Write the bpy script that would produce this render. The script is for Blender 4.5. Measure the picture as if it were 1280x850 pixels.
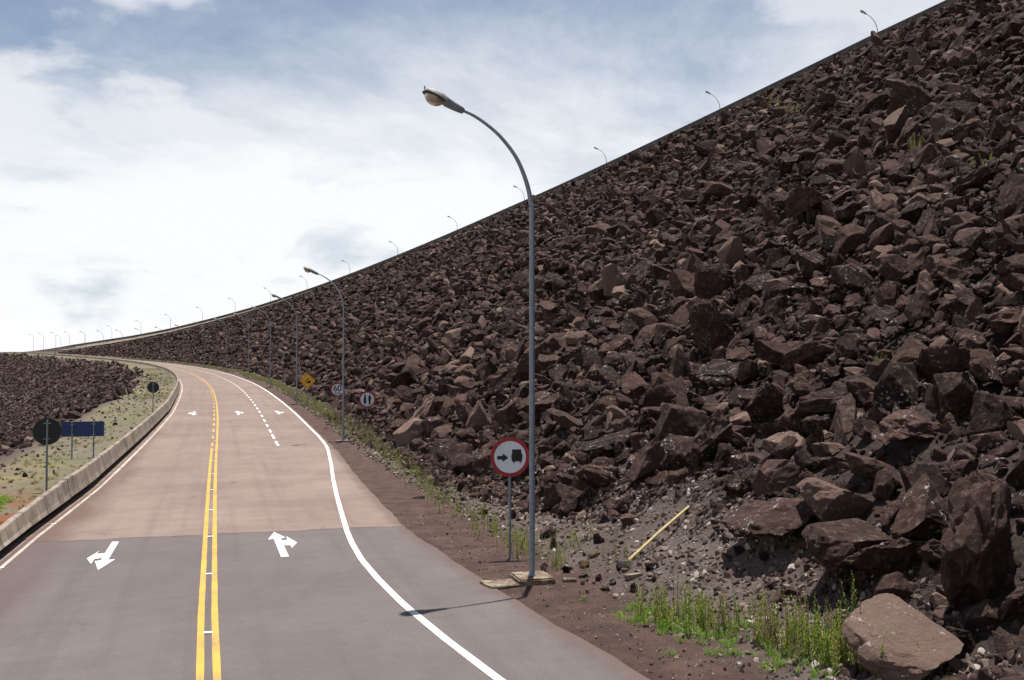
import bpy, bmesh, math, random
import numpy as np
from mathutils import Vector, Matrix, noise as mnoise

random.seed(7); RNG = np.random.default_rng(11)
for o in list(bpy.data.objects): bpy.data.objects.remove(o)
scene = bpy.context.scene
C = scene.collection
R = math.radians

# ------------------------------------------------------------------ camera, sky, sun
FPX, HCAM, YH = 1244.0, 4.4, 460.0
cam = bpy.data.objects.new('camera', bpy.data.cameras.new('camera')); C.objects.link(cam)
cam.data.sensor_width = 36.0; cam.data.lens = FPX / 1280 * 36.0
cam.data.clip_start = .1; cam.data.clip_end = 9000
cam.location = (0, 0, HCAM)
PITCH = math.atan((YH - 425) / FPX)
cam.rotation_euler = (math.pi / 2 + PITCH, 0, 0)
scene.camera = cam

SUN = Vector((.22, 1.75, 9.8)).normalized()          # direction towards the sun
world = bpy.data.worlds.new('World'); scene.world = world; world.use_nodes = True

def build_world():
    nt = world.node_tree; N = nt.nodes; L = nt.links
    N.clear()
    out = N.new('ShaderNodeOutputWorld'); bg = N.new('ShaderNodeBackground'); L.new(bg.outputs[0], out.inputs[0])
    sky = N.new('ShaderNodeTexSky'); sky.sky_type = 'NISHITA'; sky.sun_disc = False
    sky.sun_elevation = math.asin(SUN.z); sky.sun_rotation = math.atan2(SUN.x, SUN.y)
    sky.air_density = 1.0; sky.dust_density = .6; sky.ozone_density = 1.5
    bg.inputs['Strength'].default_value = .06
    tc = N.new('ShaderNodeTexCoord')
    sep = N.new('ShaderNodeSeparateXYZ'); L.new(tc.outputs['Generated'], sep.inputs[0])
    def m(op, a, b=None, c=None, clamp=False):
        n = N.new('ShaderNodeMath'); n.operation = op; n.use_clamp = clamp
        for i, v in enumerate((a, b, c)):
            if v is None: continue
            if isinstance(v, (int, float)): n.inputs[i].default_value = v
            else: L.new(v, n.inputs[i])
        return n.outputs[0]
    zc = m('MAXIMUM', sep.outputs[2], 0.0)
    den = m('ADD', zc, .16)
    u = m('DIVIDE', sep.outputs[0], den); v = m('DIVIDE', sep.outputs[1], den)
    cmb = N.new('ShaderNodeCombineXYZ'); L.new(u, cmb.inputs[0]); L.new(v, cmb.inputs[1])
    def noise(scale, detail, rough, dist, off, src=cmb.outputs[0], stretch=(1, 1, 1)):
        mp = N.new('ShaderNodeMapping'); mp.inputs['Location'].default_value = off; mp.inputs['Scale'].default_value = stretch
        L.new(src, mp.inputs[0])
        n = N.new('ShaderNodeTexNoise'); n.inputs['Scale'].default_value = scale; n.inputs['Detail'].default_value = detail
        n.inputs['Roughness'].default_value = rough; n.inputs['Distortion'].default_value = dist
        L.new(mp.outputs[0], n.inputs[0]); return n.outputs[0]
    def ramp(x, a, b):
        n = N.new('ShaderNodeMapRange'); n.interpolation_type = 'SMOOTHSTEP'
        n.inputs[1].default_value = a; n.inputs[2].default_value = b
        L.new(x, n.inputs[0]); return n.outputs[0]
    # thin high veil, denser towards the horizon because it is seen edge-on
    n1 = noise(.55, 10, .64, .35, SKY_OFF1, stretch=(1, .8, 1))
    elev = m('MULTIPLY', zc, 1.3)
    veil = ramp(m('SUBTRACT', m('ADD', n1, .30), elev), .27, .66)
    # puffy lower cloud with grey bellies
    n2 = noise(3.2, 10, .55, .1, SKY_OFF2, src=tc.outputs['Generated'], stretch=(1, 1, 2.3))
    puff = ramp(n2, .50, .62)
    n3 = noise(6.0, 8, .58, .2, SKY_OFF3, src=tc.outputs['Generated'], stretch=(1, 1, 2.6))
    belly = m('MULTIPLY', ramp(n3, .50, .68), ramp(m('MULTIPLY', zc, -1.0), -.30, -.02))
    cover = m('MAXIMUM', veil, m('MULTIPLY', m('MULTIPLY', puff, .8), ramp(m('MULTIPLY', zc, -1.0), -.75, -.15)))
    cover = m('ADD', m('MULTIPLY', cover, .88), .10)
    col = N.new('ShaderNodeMix'); col.data_type = 'RGBA'
    L.new(belly, col.inputs['Factor'])
    col.inputs['A'].default_value = (10.8, 10.85, 11.0, 1); col.inputs['B'].default_value = (6.2, 7.2, 8.3, 1)
    mx = N.new('ShaderNodeMix'); mx.data_type = 'RGBA'
    L.new(cover, mx.inputs['Factor']); L.new(sky.outputs[0], mx.inputs['A']); L.new(col.outputs['Result'], mx.inputs['B'])
    L.new(mx.outputs['Result'], bg.inputs['Color'])
SKY_OFF1 = (3.1, 1.7, 0); SKY_OFF2 = (2.0, 5.0, 1.0); SKY_OFF3 = (7.3, 1.1, 3.0)
build_world()

sun = bpy.data.objects.new('sun', bpy.data.lights.new('sun', 'SUN')); C.objects.link(sun)
sun.data.energy = 5.0; sun.data.angle = R(.5); sun.data.color = (1, .965, .91)
sun.rotation_euler = SUN.to_track_quat('Z', 'Y').to_euler(); sun.location = (0, 0, 60)

vs = scene.view_settings
vs.view_transform = 'Standard'; vs.look = 'None'; vs.exposure = 0.62; vs.gamma = 1.0; vs.use_curve_mapping = False

# ------------------------------------------------------------------ road alignment: (s along, o to the right) -> world
KS = np.array([0, 25, 45, 70, 100, 130, 160, 200, 250, 310, 380, 460, 560, 640, 900.])
KAP = np.array([-.00013, -.00014, -.00033, .00048, .00062, .00122, .00109, .00106, .00111, .00091, .00047, -.00002, -.00039, .0012, .003])
SLP = np.array([-.00389, -.00217, .01698, .03242, .026, .02459, .02497, .02241, .02126, .02141, .02379, .02377, .01114, .004, 0])
S_ = np.arange(0, 901, 1.0)
_k = np.interp(S_, KS, KAP); _sl = np.interp(S_, KS, SLP)
TH = .29341 + np.concatenate([[0], np.cumsum(_k)[:-1]])
ZR = np.concatenate([[0], np.cumsum(_sl)[:-1]])
XR = .0768 + np.concatenate([[0], np.cumsum(-np.sin(TH))[:-1]])
YR = np.concatenate([[0], np.cumsum(np.cos(TH))[:-1]])
back = np.arange(-60, 0, 1.0)                       # straight on behind the camera
XR = np.concatenate([.0768 - back * math.sin(.29341), XR]); YR = np.concatenate([back * math.cos(.29341), YR])
ZR = np.concatenate([0 * back, ZR]); TH = np.concatenate([0 * back + .29341, TH]); S_ = np.concatenate([back, S_])
def crossfall(s): return np.interp(s, [0, 40, 100, 200, 400], [.06838, .01282, -.00958, .00886, .01955])
def left_w(s): return np.interp(s, [10, 22, 30, 40, 80, 200], [4.85, 4.85, 4.62, 4.12, 3.25, 3.2])
def right_edge(s): return np.interp(s, [-10, 12, 15, 18.5, 22, 27.5, 39, 50, 60], [6.6, 5.6, 5.4, 5.2, 5.1, 4.95, 5.4, 5.85, 5.92])
def crest_z(s): return np.interp(s, [40, 80, 120, 160, 200, 240, 280, 320, 360, 400, 440, 480, 520, 560, 640, 800],
                                 [35.0, 35.0, 33.0, 30.6, 27.2, 23.8, 20.9, 18.7, 16.7, 15.4, 14.55, 13.7, 13.1, 12.75, 12.6, 12.6])
TAN = .68
def plan(s, o):
    t = np.interp(s, S_, TH)
    return np.interp(s, S_, XR) + o * np.cos(t), np.interp(s, S_, YR) + o * np.sin(t)
def road_z(s, o): return np.interp(s, S_, ZR) + crossfall(s) * np.clip(o, -5, 6)
def fnoise(a, b, seed=0):
    r = np.random.default_rng(seed); v = 0 * (a + b)
    for i in range(7):
        t = r.uniform(0, 6.28); f = r.uniform(.6, 1.6); p = r.uniform(0, 6.28)
        v = v + np.sin((a * np.cos(t) + b * np.sin(t)) * f + p)
    return v / 7
def crest_o(s): return 9.5 + (crest_z(s) - np.interp(s, S_, ZR)) / TAN
def shelf_o(s): return left_w(s) + 3.75 + .7 * fnoise(s * .13, 0 * s, 5) + .5*np.exp(-((s-110)/40.)**2)
def surf_z(s, o):
    """natural ground: right verge, gravel toe and rock face; left shelf and falling slope"""
    s = np.asarray(s, float); o = np.asarray(o, float)
    z = road_z(s, o) - .03
    fan = .9 * np.exp(-((s - 19) / 6.) ** 2)                       # loose gravel fan by the first lamp
    r = np.where(o < 7.3, 0, np.where(o < 9.3, (o - 7.3) * .18, .36 + (o - 9.3) * TAN))
    r = r + fan * .35 * np.clip((o - 7.6) / 2.5, 0, 1) * np.clip((14 - o) / 3, 0, 1)
    bump = np.clip((o - 9) / 5, 0, 1) * (.35 * fnoise(s * .9, o * .9, 1) + .22 * fnoise(s * 2.1, o * 2.1, 2))
    bump = bump * np.clip((crest_o(s) - o) / 4, 0, 1)
    small = np.clip((o - right_edge(s) - .2) / 1.0, 0, 1) * .02 * fnoise(s * 3.1, o * 3.1, 3)
    zr = z + r + bump + small
    co = crest_o(s)
    zr = np.where(o > co, crest_z(s) + .38, zr)
    zr = np.where(o > co + 12, crest_z(s) + .38 - (o - co - 12) * .6, zr)
    # left
    q = -o - (left_w(s) + .55)
    sh = shelf_o(s)
    zl = z + .42 - .02 * np.clip(q, 0, 4) + .05 * fnoise(s * .8, o * .8, 4)
    drop = np.clip(-o - sh, 0, 200)
    soft = np.where(drop < 3, drop * drop / 6 * .62, (drop - 1.5) * .62)
    zl = zl - soft + np.clip(drop / 4, 0, 1) * (.3 * fnoise(s * .7, o * .7, 6) + .15 * fnoise(s * 2, o * 2, 8))
    return np.where(o > 0, zr, zl)
def P(s, o, dz=0.0):
    x, y = plan(np.float64(s), np.float64(o)); return Vector((float(x), float(y), float(surf_z(s, o)) + dz))
def PR(s, o, dz=0.0):
    x, y = plan(np.float64(s), np.float64(o)); return Vector((float(x), float(y), float(road_z(s, o)) + dz))
def heading(s): return float(np.interp(s, S_, TH))

# ------------------------------------------------------------------ helpers
def link(o, parent=None):
    C.objects.link(o)
    if parent: o.parent = parent
    return o
def tag(o, label=None, cat=None, group=None, kind=None):
    if label: o['label'] = label
    if cat: o['category'] = cat
    if group: o['group'] = group
    if kind: o['kind'] = kind
    return o
def mesh_obj(name, verts, faces, mat, parent=None, smooth=False):
    me = bpy.data.meshes.new(name); me.from_pydata([tuple(v) for v in verts], [], faces); me.update()
    if smooth: me.polygons.foreach_set('use_smooth', [True] * len(me.polygons))
    if mat: me.materials.append(mat)
    return link(bpy.data.objects.new(name, me), parent)
def bm_obj(name, bm, mat, parent=None, smooth=False, angle=None):
    me = bpy.data.meshes.new(name); bm.normal_update(); bm.to_mesh(me); bm.free()
    if smooth:
        me.polygons.foreach_set('use_smooth', [True] * len(me.polygons))
        if angle: me.set_sharp_from_angle(angle=R(angle))
    if mat: me.materials.append(mat)
    return link(bpy.data.objects.new(name, me), parent)
def empty(name, loc, rz=0.0):
    o = bpy.data.objects.new(name, None); o.empty_display_size = .3; C.objects.link(o)
    o.location = loc; o.rotation_euler = (0, 0, rz); return o
def copy_tree(o, parent=None):
    c = o.copy(); C.objects.link(c); c.parent = parent
    for ch in list(o.children): copy_tree(ch, c)
    return c
def grid(name, ss, orow, zf, mat, parent=None, smooth=True):
    """sheet over stations ss; orow(s) gives the row of offsets"""
    O = np.array([orow(s) for s in ss]); n, k = O.shape
    SG = np.repeat(np.array(ss, float)[:, None], k, 1)
    X, Y = plan(SG, O); Z = zf(SG, O)
    V = np.stack([X, Y, Z], -1).reshape(-1, 3)
    i, j = np.meshgrid(np.arange(n - 1), np.arange(k - 1), indexing='ij'); a = (i * k + j).ravel()
    F = np.stack([a, a + 1, a + k + 1, a + k], -1)
    me = bpy.data.meshes.new(name)
    me.vertices.add(len(V)); me.vertices.foreach_set('co', V.ravel())
    me.loops.add(F.size); me.loops.foreach_set('vertex_index', F.ravel().astype(np.int32))
    me.polygons.add(len(F)); me.polygons.foreach_set('loop_start', np.arange(0, F.size, 4, dtype=np.int32))
    me.update(calc_edges=True); me.validate()
    # carry (s, o) as a uv map for the materials
    uv = me.uv_layers.new(name='so'); so = np.stack([SG, O], -1).reshape(-1, 2)
    uv.data.foreach_set('uv', so[F.ravel()].ravel().astype(np.float32))
    if smooth: me.polygons.foreach_set('use_smooth', [True] * len(me.polygons))
    me.materials.append(mat)
    return link(bpy.data.objects.new(name, me), parent)
def stations(a, b, fine=.5):
    out = [a]; 
    while out[-1] < b:
        s = out[-1]; out.append(min(b, s + (fine if s < 70 else 1.0 if s < 160 else 2.5)))
    return out
def tube(bm, pts, rad, seg=12, cap=True):
    pts = [Vector(p) for p in pts]; rings = []
    for i, p in enumerate(pts):
        t = (pts[min(i + 1, len(pts) - 1)] - pts[max(i - 1, 0)]).normalized()
        a = t.orthogonal().normalized() if abs(t.y) < .9 else t.cross(Vector((1, 0, 0))).normalized()
        a = (Vector((0, 1, 0)) - t * t.y).normalized() if abs(t.y) < .9 else a
        b = t.cross(a); r = rad[i] if isinstance(rad, (list, tuple)) else rad
        rings.append([bm.verts.new(p + (a * math.cos(q) + b * math.sin(q)) * r) for q in [2 * math.pi * k / seg for k in range(seg)]])
    for u, w in zip(rings, rings[1:]):
        for k in range(seg): bm.faces.new((u[k], u[(k + 1) % seg], w[(k + 1) % seg], w[k]))
    if cap:
        bm.faces.new(rings[0][::-1]); bm.faces.new(rings[-1])
def box(bm, c, d, rot=None, bev=0.0):
    r = bmesh.ops.create_cube(bm, size=1.0); vs_ = r['verts']
    for v in vs_:
        v.co = Vector((v.co.x * d[0], v.co.y * d[1], v.co.z * d[2]))
    if bev: 
        es = list({e for v in vs_ for e in v.link_edges})
        rb = bmesh.ops.bevel(bm, geom=es, offset=bev, segments=2, affect='EDGES'); vs_ = list({v for f in rb['faces'] for v in f.verts} | {v for v in vs_ if v.is_valid})
    for v in vs_:
        if rot: v.co = rot @ v.co
        v.co += Vector(c)
def loft(bm, rings, close=True):
    rs = [[bm.verts.new(p) for p in ring] for ring in rings]
    n = len(rs[0])
    for u, w in zip(rs, rs[1:]):
        for k in range(n): bm.faces.new((u[k], u[(k + 1) % n], w[(k + 1) % n], w[k]))
    if close: bm.faces.new(rs[0][::-1]); bm.faces.new(rs[-1])

def rough_block(bm, amp, cuts=5):
    bmesh.ops.subdivide_edges(bm, edges=bm.edges[:], cuts=cuts, use_grid_fill=True)
    for v in bm.verts:
        n = mnoise.noise_vector(v.co * 4.5) * .6 + mnoise.noise_vector(v.co * 13) * .4
        v.co += Vector((n.x, n.y, n.z * .3)) * amp

# ------------------------------------------------------------------ materials
class NT:
    def __init__(s, name):
        s.mat = bpy.data.materials.new(name); s.mat.use_nodes = True
        s.nt = s.mat.node_tree; s.N = s.nt.nodes; s.L = s.nt.links
        s.b = s.N['Principled BSDF']; s.b.inputs['Roughness'].default_value = .9
        s.b.inputs['Specular IOR Level'].default_value = .25
        s._pos = None
    def pos(s):
        if not s._pos: s._pos = s.N.new('ShaderNodeNewGeometry').outputs['Position']
        return s._pos
    def so(s):
        n = s.N.new('ShaderNodeUVMap'); n.uv_map = 'so'; return n.outputs[0]
    def sep(s, v):
        n = s.N.new('ShaderNodeSeparateXYZ'); s.L.new(v, n.inputs[0]); return n.outputs
    def noise(s, scale, detail=5, rough=.6, dist=0, src=None, stretch=None, off=None):
        n = s.N.new('ShaderNodeTexNoise'); n.inputs['Scale'].default_value = scale; n.inputs['Detail'].default_value = detail
        n.inputs['Roughness'].default_value = rough; n.inputs['Distortion'].default_value = dist
        v = src or s.pos()
        if stretch or off:
            mp = s.N.new('ShaderNodeMapping'); s.L.new(v, mp.inputs[0])
            if stretch: mp.inputs['Scale'].default_value = stretch
            if off: mp.inputs['Location'].default_value = off
            v = mp.outputs[0]
        s.L.new(v, n.inputs['Vector']); return n.outputs[0]
    def voro(s, scale, feature='F1', src=None):
        n = s.N.new('ShaderNodeTexVoronoi'); n.feature = feature; n.inputs['Scale'].default_value = scale
        s.L.new(src or s.pos(), n.inputs['Vector']); return n.outputs
    def m(s, op, a, b=None, clamp=False):
        n = s.N.new('ShaderNodeMath'); n.operation = op; n.use_clamp = clamp
        for i, v in enumerate((a, b)):
            if v is None: continue
            if isinstance(v, (int, float)): n.inputs[i].default_value = v
            else: s.L.new(v, n.inputs[i])
        return n.outputs[0]
    def rng(s, x, a, b, c=0., d=1., smooth=True):
        n = s.N.new('ShaderNodeMapRange'); n.interpolation_type = 'SMOOTHSTEP' if smooth else 'LINEAR'
        for i, v in enumerate((a, b, c, d)): n.inputs[i + 1].default_value = v
        s.L.new(x, n.inputs[0]); return n.outputs[0]
    def mix(s, f, a, b, blend='MIX'):
        n = s.N.new('ShaderNodeMix'); n.data_type = 'RGBA'; n.blend_type = blend
        for k, v in (('Factor', f), ('A', a), ('B', b)):
            if isinstance(v, (int, float)): n.inputs[k].default_value = v
            elif isinstance(v, tuple): n.inputs[k].default_value = (*v, 1)
            else: s.L.new(v, n.inputs[k])
        return n.outputs['Result']
    def bump(s, h, strength=.3, dist=.02, prev=None):
        n = s.N.new('ShaderNodeBump'); n.inputs['Strength'].default_value = strength; n.inputs['Distance'].default_value = dist
        s.L.new(h, n.inputs['Height'])
        if prev: s.L.new(prev, n.inputs['Normal'])
        return n.outputs[0]
    def done(s, col=None, bump=None, rough=None, metal=None, spec=None):
        if col is not None:
            if isinstance(col, tuple): s.b.inputs['Base Color'].default_value = (*col, 1)
            else: s.L.new(col, s.b.inputs['Base Color'])
        if bump is not None: s.L.new(bump, s.b.inputs['Normal'])
        if rough is not None:
            if isinstance(rough, (int, float)): s.b.inputs['Roughness'].default_value = rough
            else: s.L.new(rough, s.b.inputs['Roughness'])
        if metal is not None: s.b.inputs['Metallic'].default_value = metal
        if spec is not None: s.b.inputs['Specular IOR Level'].default_value = spec
        return s.mat

def rock_material(name, dark, mid, light, pale=.5):
    t = NT(name)
    oi = t.N.new('ShaderNodeObjectInfo'); r = oi.outputs['Random']
    r2 = t.m('FRACT', t.m('MULTIPLY', r, 17.31)); r3 = t.m('FRACT', t.m('MULTIPLY', r, 57.77))
    n1 = t.noise(1.3, 6, .62); n2 = t.noise(7, 6, .7); n3 = t.noise(38, 4, .7)
    c = t.mix(t.rng(t.m('ADD', t.m('MULTIPLY', n1, .6), t.m('MULTIPLY', r, .5)), .25, .85), dark, mid)
    c = t.mix(t.m('MULTIPLY', t.rng(r2, .86, 1.0), .85), c, light)                                   # some stones are paler, tan
    c = t.mix(t.m('MULTIPLY', t.rng(n2, .48, .72), .55), c, light)             # mineral mottling
    c = t.mix(t.m('MULTIPLY', t.rng(n3, .50, .72), .45), c, tuple(.4 * v for v in dark))
    # quartz and lichen crusts on a few stones
    crust = t.m('MULTIPLY', t.rng(t.noise(11, 5, .72, off=(4, 1, 6)), .58, .63), t.m('MULTIPLY', t.rng(t.noise(1.7, 3, .5, off=(9, 4, 2)), .52, .62), t.rng(r3, .3, .5)))
    c = t.mix(t.m('MULTIPLY', crust, pale), c, (.46, .43, .40))
    b = t.bump(n2, .7, .08); b = t.bump(n3, .8, .025, b)
    return t.done(c, b, .9, spec=.1)
M_ROCK = rock_material('rock', (.017, .0108, .0098), (.070, .040, .033), (.190, .126, .102), 1.0)
M_ROCKFAR = rock_material('rock_weathered', (.018, .0120, .0115), (.070, .042, .037), (.175, .118, .096), .7)

def gravel_material():
    t = NT('gravel'); so = t.sep(t.so())
    n1 = t.noise(.7, 5, .6); n2 = t.noise(9, 6, .75); n3 = t.noise(45, 4, .7); v = t.voro(16)[0]
    c = t.mix(t.rng(n1, .35, .68), (.085, .061, .052), (.145, .112, .098))
    c = t.mix(t.m('MULTIPLY', t.rng(n2, .42, .72), .7), c, (.055, .038, .032))
    c = t.mix(t.m('MULTIPLY', t.rng(n3, .55, .72), .6), c, (.28, .235, .21))
    # trodden earth strip along the asphalt, reddish
    edge = t.m('ADD', so[1], t.m('MULTIPLY', t.noise(.9, 5, .6, off=(3, 3, 0)), 2.2))
    earth = t.rng(edge, 7.9, 9.0, 1, 0)
    e2 = t.mix(t.rng(t.noise(1.6, 6, .65, stretch=(1, 1, 1)), .35, .7), (.062, .036, .029), (.112, .066, .052))
    e2 = t.mix(t.m('MULTIPLY', t.rng(n3, .5, .7), .5), e2, (.05, .03, .025))
    c = t.mix(earth, c, e2)
    # sparse green growth film at the foot of the rocks
    gr = t.m('MULTIPLY', t.rng(t.noise(.8, 6, .7, off=(11, 2, 0)), .50, .62), t.m('MULTIPLY', t.rng(so[1], 7.2, 8.0), t.rng(so[1], 9.0, 11.0, 1, 0)))
    gr = t.m('MULTIPLY', gr, t.rng(so[0], 26, 40))
    c = t.mix(t.m('MULTIPLY', gr, .6), c, (.12, .125, .045))
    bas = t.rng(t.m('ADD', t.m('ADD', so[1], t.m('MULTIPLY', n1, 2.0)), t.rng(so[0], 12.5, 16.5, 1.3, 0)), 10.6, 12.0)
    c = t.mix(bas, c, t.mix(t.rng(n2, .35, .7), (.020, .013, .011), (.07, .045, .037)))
    b = t.bump(n2, .9, .10); b = t.bump(v, .6, .04, b); b = t.bump(n3, .7, .02, b)
    return t.done(c, b, .95)
M_GRAVEL = gravel_material()

def dam_material():
    t = NT('dam_fill')
    n1 = t.noise(1.1, 6, .65); n2 = t.noise(6, 6, .7); n3 = t.noise(24, 4, .7); v = t.voro(2.6)[0]
    c = t.mix(t.rng(n1, .3, .7), (.022, .015, .013), (.075, .048, .040))
    c = t.mix(t.m('MULTIPLY', t.rng(n3, .5, .7), .6), c, (.14, .105, .09))
    b = t.bump(n2, .8, .2); b = t.bump(n3, .7, .05, b); b = t.bump(v, .6, .3, b)
    return t.done(c, b, .95)
M_DAM = dam_material()
def tan_material():
    t = NT('crest_gravel'); n2 = t.noise(4, 6, .7); n3 = t.noise(.5, 4, .6)
    c = t.mix(t.rng(n3, .35, .65), (.15, .115, .09), (.24, .20, .15)); c = t.mix(t.m('MULTIPLY', t.rng(n2, .45, .7), .6), c, (.09, .065, .05))
    return t.done(c, t.bump(n2, .5, .1), .95)
M_TAN = tan_material()

def shelf_material():
    t = NT('grassy_shelf'); so = t.sep(t.so())
    n1 = t.noise(.33, 6, .65); n2 = t.noise(2.2, 6, .7); n3 = t.noise(14, 5, .7)
    c = t.mix(t.rng(n2, .35, .65), (.112, .088, .066), (.158, .128, .096))
    c = t.mix(t.m('MULTIPLY', t.rng(t.m('ADD', t.m('MULTIPLY', n1, .6), t.m('MULTIPLY', n2, .4)), .42, .62), .75), c, (.105, .110, .044))
    c = t.mix(t.m('MULTIPLY', t.rng(t.noise(.16, 4, .5, off=(5, 1, 0)), .52, .64), .6), c, (.20, .155, .058))
    red = t.m('MULTIPLY', t.rng(so[0], 30, 40, 1, 0), t.rng(t.noise(.5, 5, .6, off=(1, 8, 0)), .40, .52))
    c = t.mix(red, c, (.165, .058, .027))
    drop = t.rng(t.m('ADD', t.m('MULTIPLY', so[1], -1), t.m('MULTIPLY', n2, 2.0)), 8.6, 10.5)
    c = t.mix(drop, c, t.mix(t.rng(n3, .35, .7), (.040, .027, .024), (.12, .085, .07)))
    c = t.mix(t.m('MULTIPLY', t.rng(n3, .5, .72), .5), c, (.06, .05, .03))
    b = t.bump(n2, .5, .12); b = t.bump(n3, .6, .04, b)
    return t.done(c, b, .95)
M_SHELF = shelf_material()
def plain_ground():
    t = NT('dry_land'); n = t.noise(.02, 8, .65)
    return t.done(t.mix(t.rng(n, .4, .6), (.10, .10, .045), (.16, .12, .08)), None, .95)
M_LAND = plain_ground()

def asphalt(name, a, b_, stain, worn):
    t = NT(name); so = t.so(); sx = t.sep(so)
    n1 = t.noise(.22, 6, .62); n2 = t.noise(1.7, 6, .65); n3 = t.noise(60, 3, .75); n4 = t.noise(170, 2, .8)
    c = t.mix(t.rng(t.m('ADD', t.m('MULTIPLY', n1, .65), t.m('MULTIPLY', n2, .35)), .36, .64), a, b_)
    # long streaks left by tyres, following the lanes
    st = t.noise(1.0, 5, .6, src=so, stretch=(.035, 1.5, 1))
    c = t.mix(t.m('MULTIPLY', t.rng(st, .46, .70), .33), c, tuple(.62 * v for v in a))
    st2 = t.noise(1.0, 6, .6, src=so, stretch=(.9, .13, 1), off=(4, 7, 0))
    c = t.mix(t.m('MULTIPLY', t.rng(st2, .50, .72), .22), c, tuple(min(1, 1.25 * v) for v in b_))
    # red earth washed on along the left kerb and right edge
    nl = t.noise(.45, 6, .65, src=so, stretch=(.35, 1.2, 1), off=(2, 0, 0))
    lft = t.rng(t.m('SUBTRACT', t.m('MULTIPLY', sx[1], -1), t.m('MULTIPLY', nl, 2.6)), 1.7, 3.0)
    lft = t.m('MULTIPLY', lft, t.rng(sx[0], 70, 110, 1, .35))
    c = t.mix(t.m('MULTIPLY', lft, stain), c, (.085, .045, .038))
    ue = t.N.new('ShaderNodeUVMap'); ue.uv_map = 'edge'; eg = t.sep(ue.outputs[0])
    spill = t.rng(t.m('ADD', eg[0], t.m('MULTIPLY', t.noise(2.6, 7, .7, off=(3, 9, 0)), -.9)), -.42, .02, 1, 0)
    c = t.mix(t.m('MULTIPLY', spill, .75), c, (.10, .062, .049))
    # drips and dull patches along the lanes
    oil = t.m('MULTIPLY', t.rng(t.noise(2.1, 5, .62, off=(8, 2, 0)), .60, .70), t.rng(t.noise(.35, 2, .5, off=(2, 5, 0)), .45, .6))
    c = t.mix(t.m('MULTIPLY', oil, .28), c, tuple(.5 * v for v in a))
    n5 = t.noise(17, 4, .7, off=(1, 1, 0)); c = t.mix(t.m('MULTIPLY', t.rng(n5, .42, .66), .20), c, tuple(.6 * v for v in a))
    # aggregate speckle
    c = t.mix(t.m('MULTIPLY', t.rng(n3, .45, .70), .5), c, tuple(.5 * v for v in a))
    c = t.mix(t.m('MULTIPLY', t.rng(n4, .58, .75), .35), c, tuple(min(1, 1.6 * v) for v in b_))
    # hairline cracks
    wob = t.N.new('ShaderNodeVectorMath'); wob.operation = 'ADD'
    nn = t.N.new('ShaderNodeTexNoise'); nn.inputs['Scale'].default_value = 1.3; nn.inputs['Detail'].default_value = 6
    t.L.new(t.pos(), nn.inputs['Vector']); t.L.new(t.pos(), wob.inputs[0]); t.L.new(nn.outputs['Color'], wob.inputs[1])
    cr = t.voro(.28, 'DISTANCE_TO_EDGE', wob.outputs[0])[0]
    crack = t.m('MULTIPLY', t.rng(cr, .0, .006, 1, 0), t.rng(t.noise(.3, 3, .5, off=(6, 6, 0)), .50, .60))
    c = t.mix(t.m('MULTIPLY', crack, worn), c, (.03, .025, .022))
    b = t.bump(n3, .35, .006); b = t.bump(n4, .3, .003, b)
    return t.done(c, b, .86, spec=.3)
M_ASPH_NEW = asphalt('asphalt_grey', (.104, .085, .082), (.132, .109, .105), .45, .25)
M_ASPH_OLD = asphalt('asphalt_pink', (.172, .121, .101), (.235, .171, .143), .8, .7)

def paint(name, col, wear=.5, lo=.0):
    t = NT(name); n1 = t.noise(26, 5, .75); n2 = t.noise(1.2, 5, .6)
    w = t.m('MULTIPLY', t.rng(t.m('ADD', t.m('MULTIPLY', n1, .6), t.m('MULTIPLY', n2, .4)), .50 - lo, .62), wear)
    c = t.mix(t.rng(n2, .3, .7), col, tuple(.86 * v for v in col)); c = t.mix(w, c, (.17, .135, .12))
    return t.done(c, t.bump(n1, .2, .003), .75)
M_WHITE = paint('road_paint_white', (.66, .65, .63), .50)
M_WHITE_OLD = paint('road_paint_white_dusty', (.46, .38, .32), .75, .06)
M_YELLOW = paint('road_paint_yellow', (.51, .31, .058), .65)
M_STUD = NT('stud').done((.78, .74, .70), None, .5)

def concrete(name, a, b_, streak=.7, moss=0.):
    t = NT(name); n1 = t.noise(1.4, 6, .65); n2 = t.noise(16, 5, .7)
    c = t.mix(t.rng(n1, .35, .68), a, b_)
    s1 = t.noise(1.5, 7, .78, dist=.4, stretch=(1.1, 1.1, .16)); c = t.mix(t.m('MULTIPLY', t.rng(s1, .46, .66), streak), c, tuple(.34 * v for v in a))
    c = t.mix(t.m('MULTIPLY', t.rng(n2, .52, .74), .4), c, tuple(.6 * v for v in a))
    return t.done(c, t.bump(n2, .4, .012), .9)
M_CONC = concrete('barrier_concrete', (.20, .155, .122), (.31, .26, .215), .85)
M_PLINTH = concrete('plinth_concrete', (.03, .025, .022), (.05, .04, .035), .6)
M_WALL = concrete('crest_concrete_shaded', (.075, .068, .062), (.12, .11, .10), .6)  # shade of the backlit parapet face is put into this dark concrete colour
M_BLOCK = concrete('footing_concrete', (.20, .155, .105), (.32, .255, .18), .5)
M_BLOCKD = concrete('footing_concrete_dark', (.13, .10, .085), (.2, .16, .13), .5)

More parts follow.
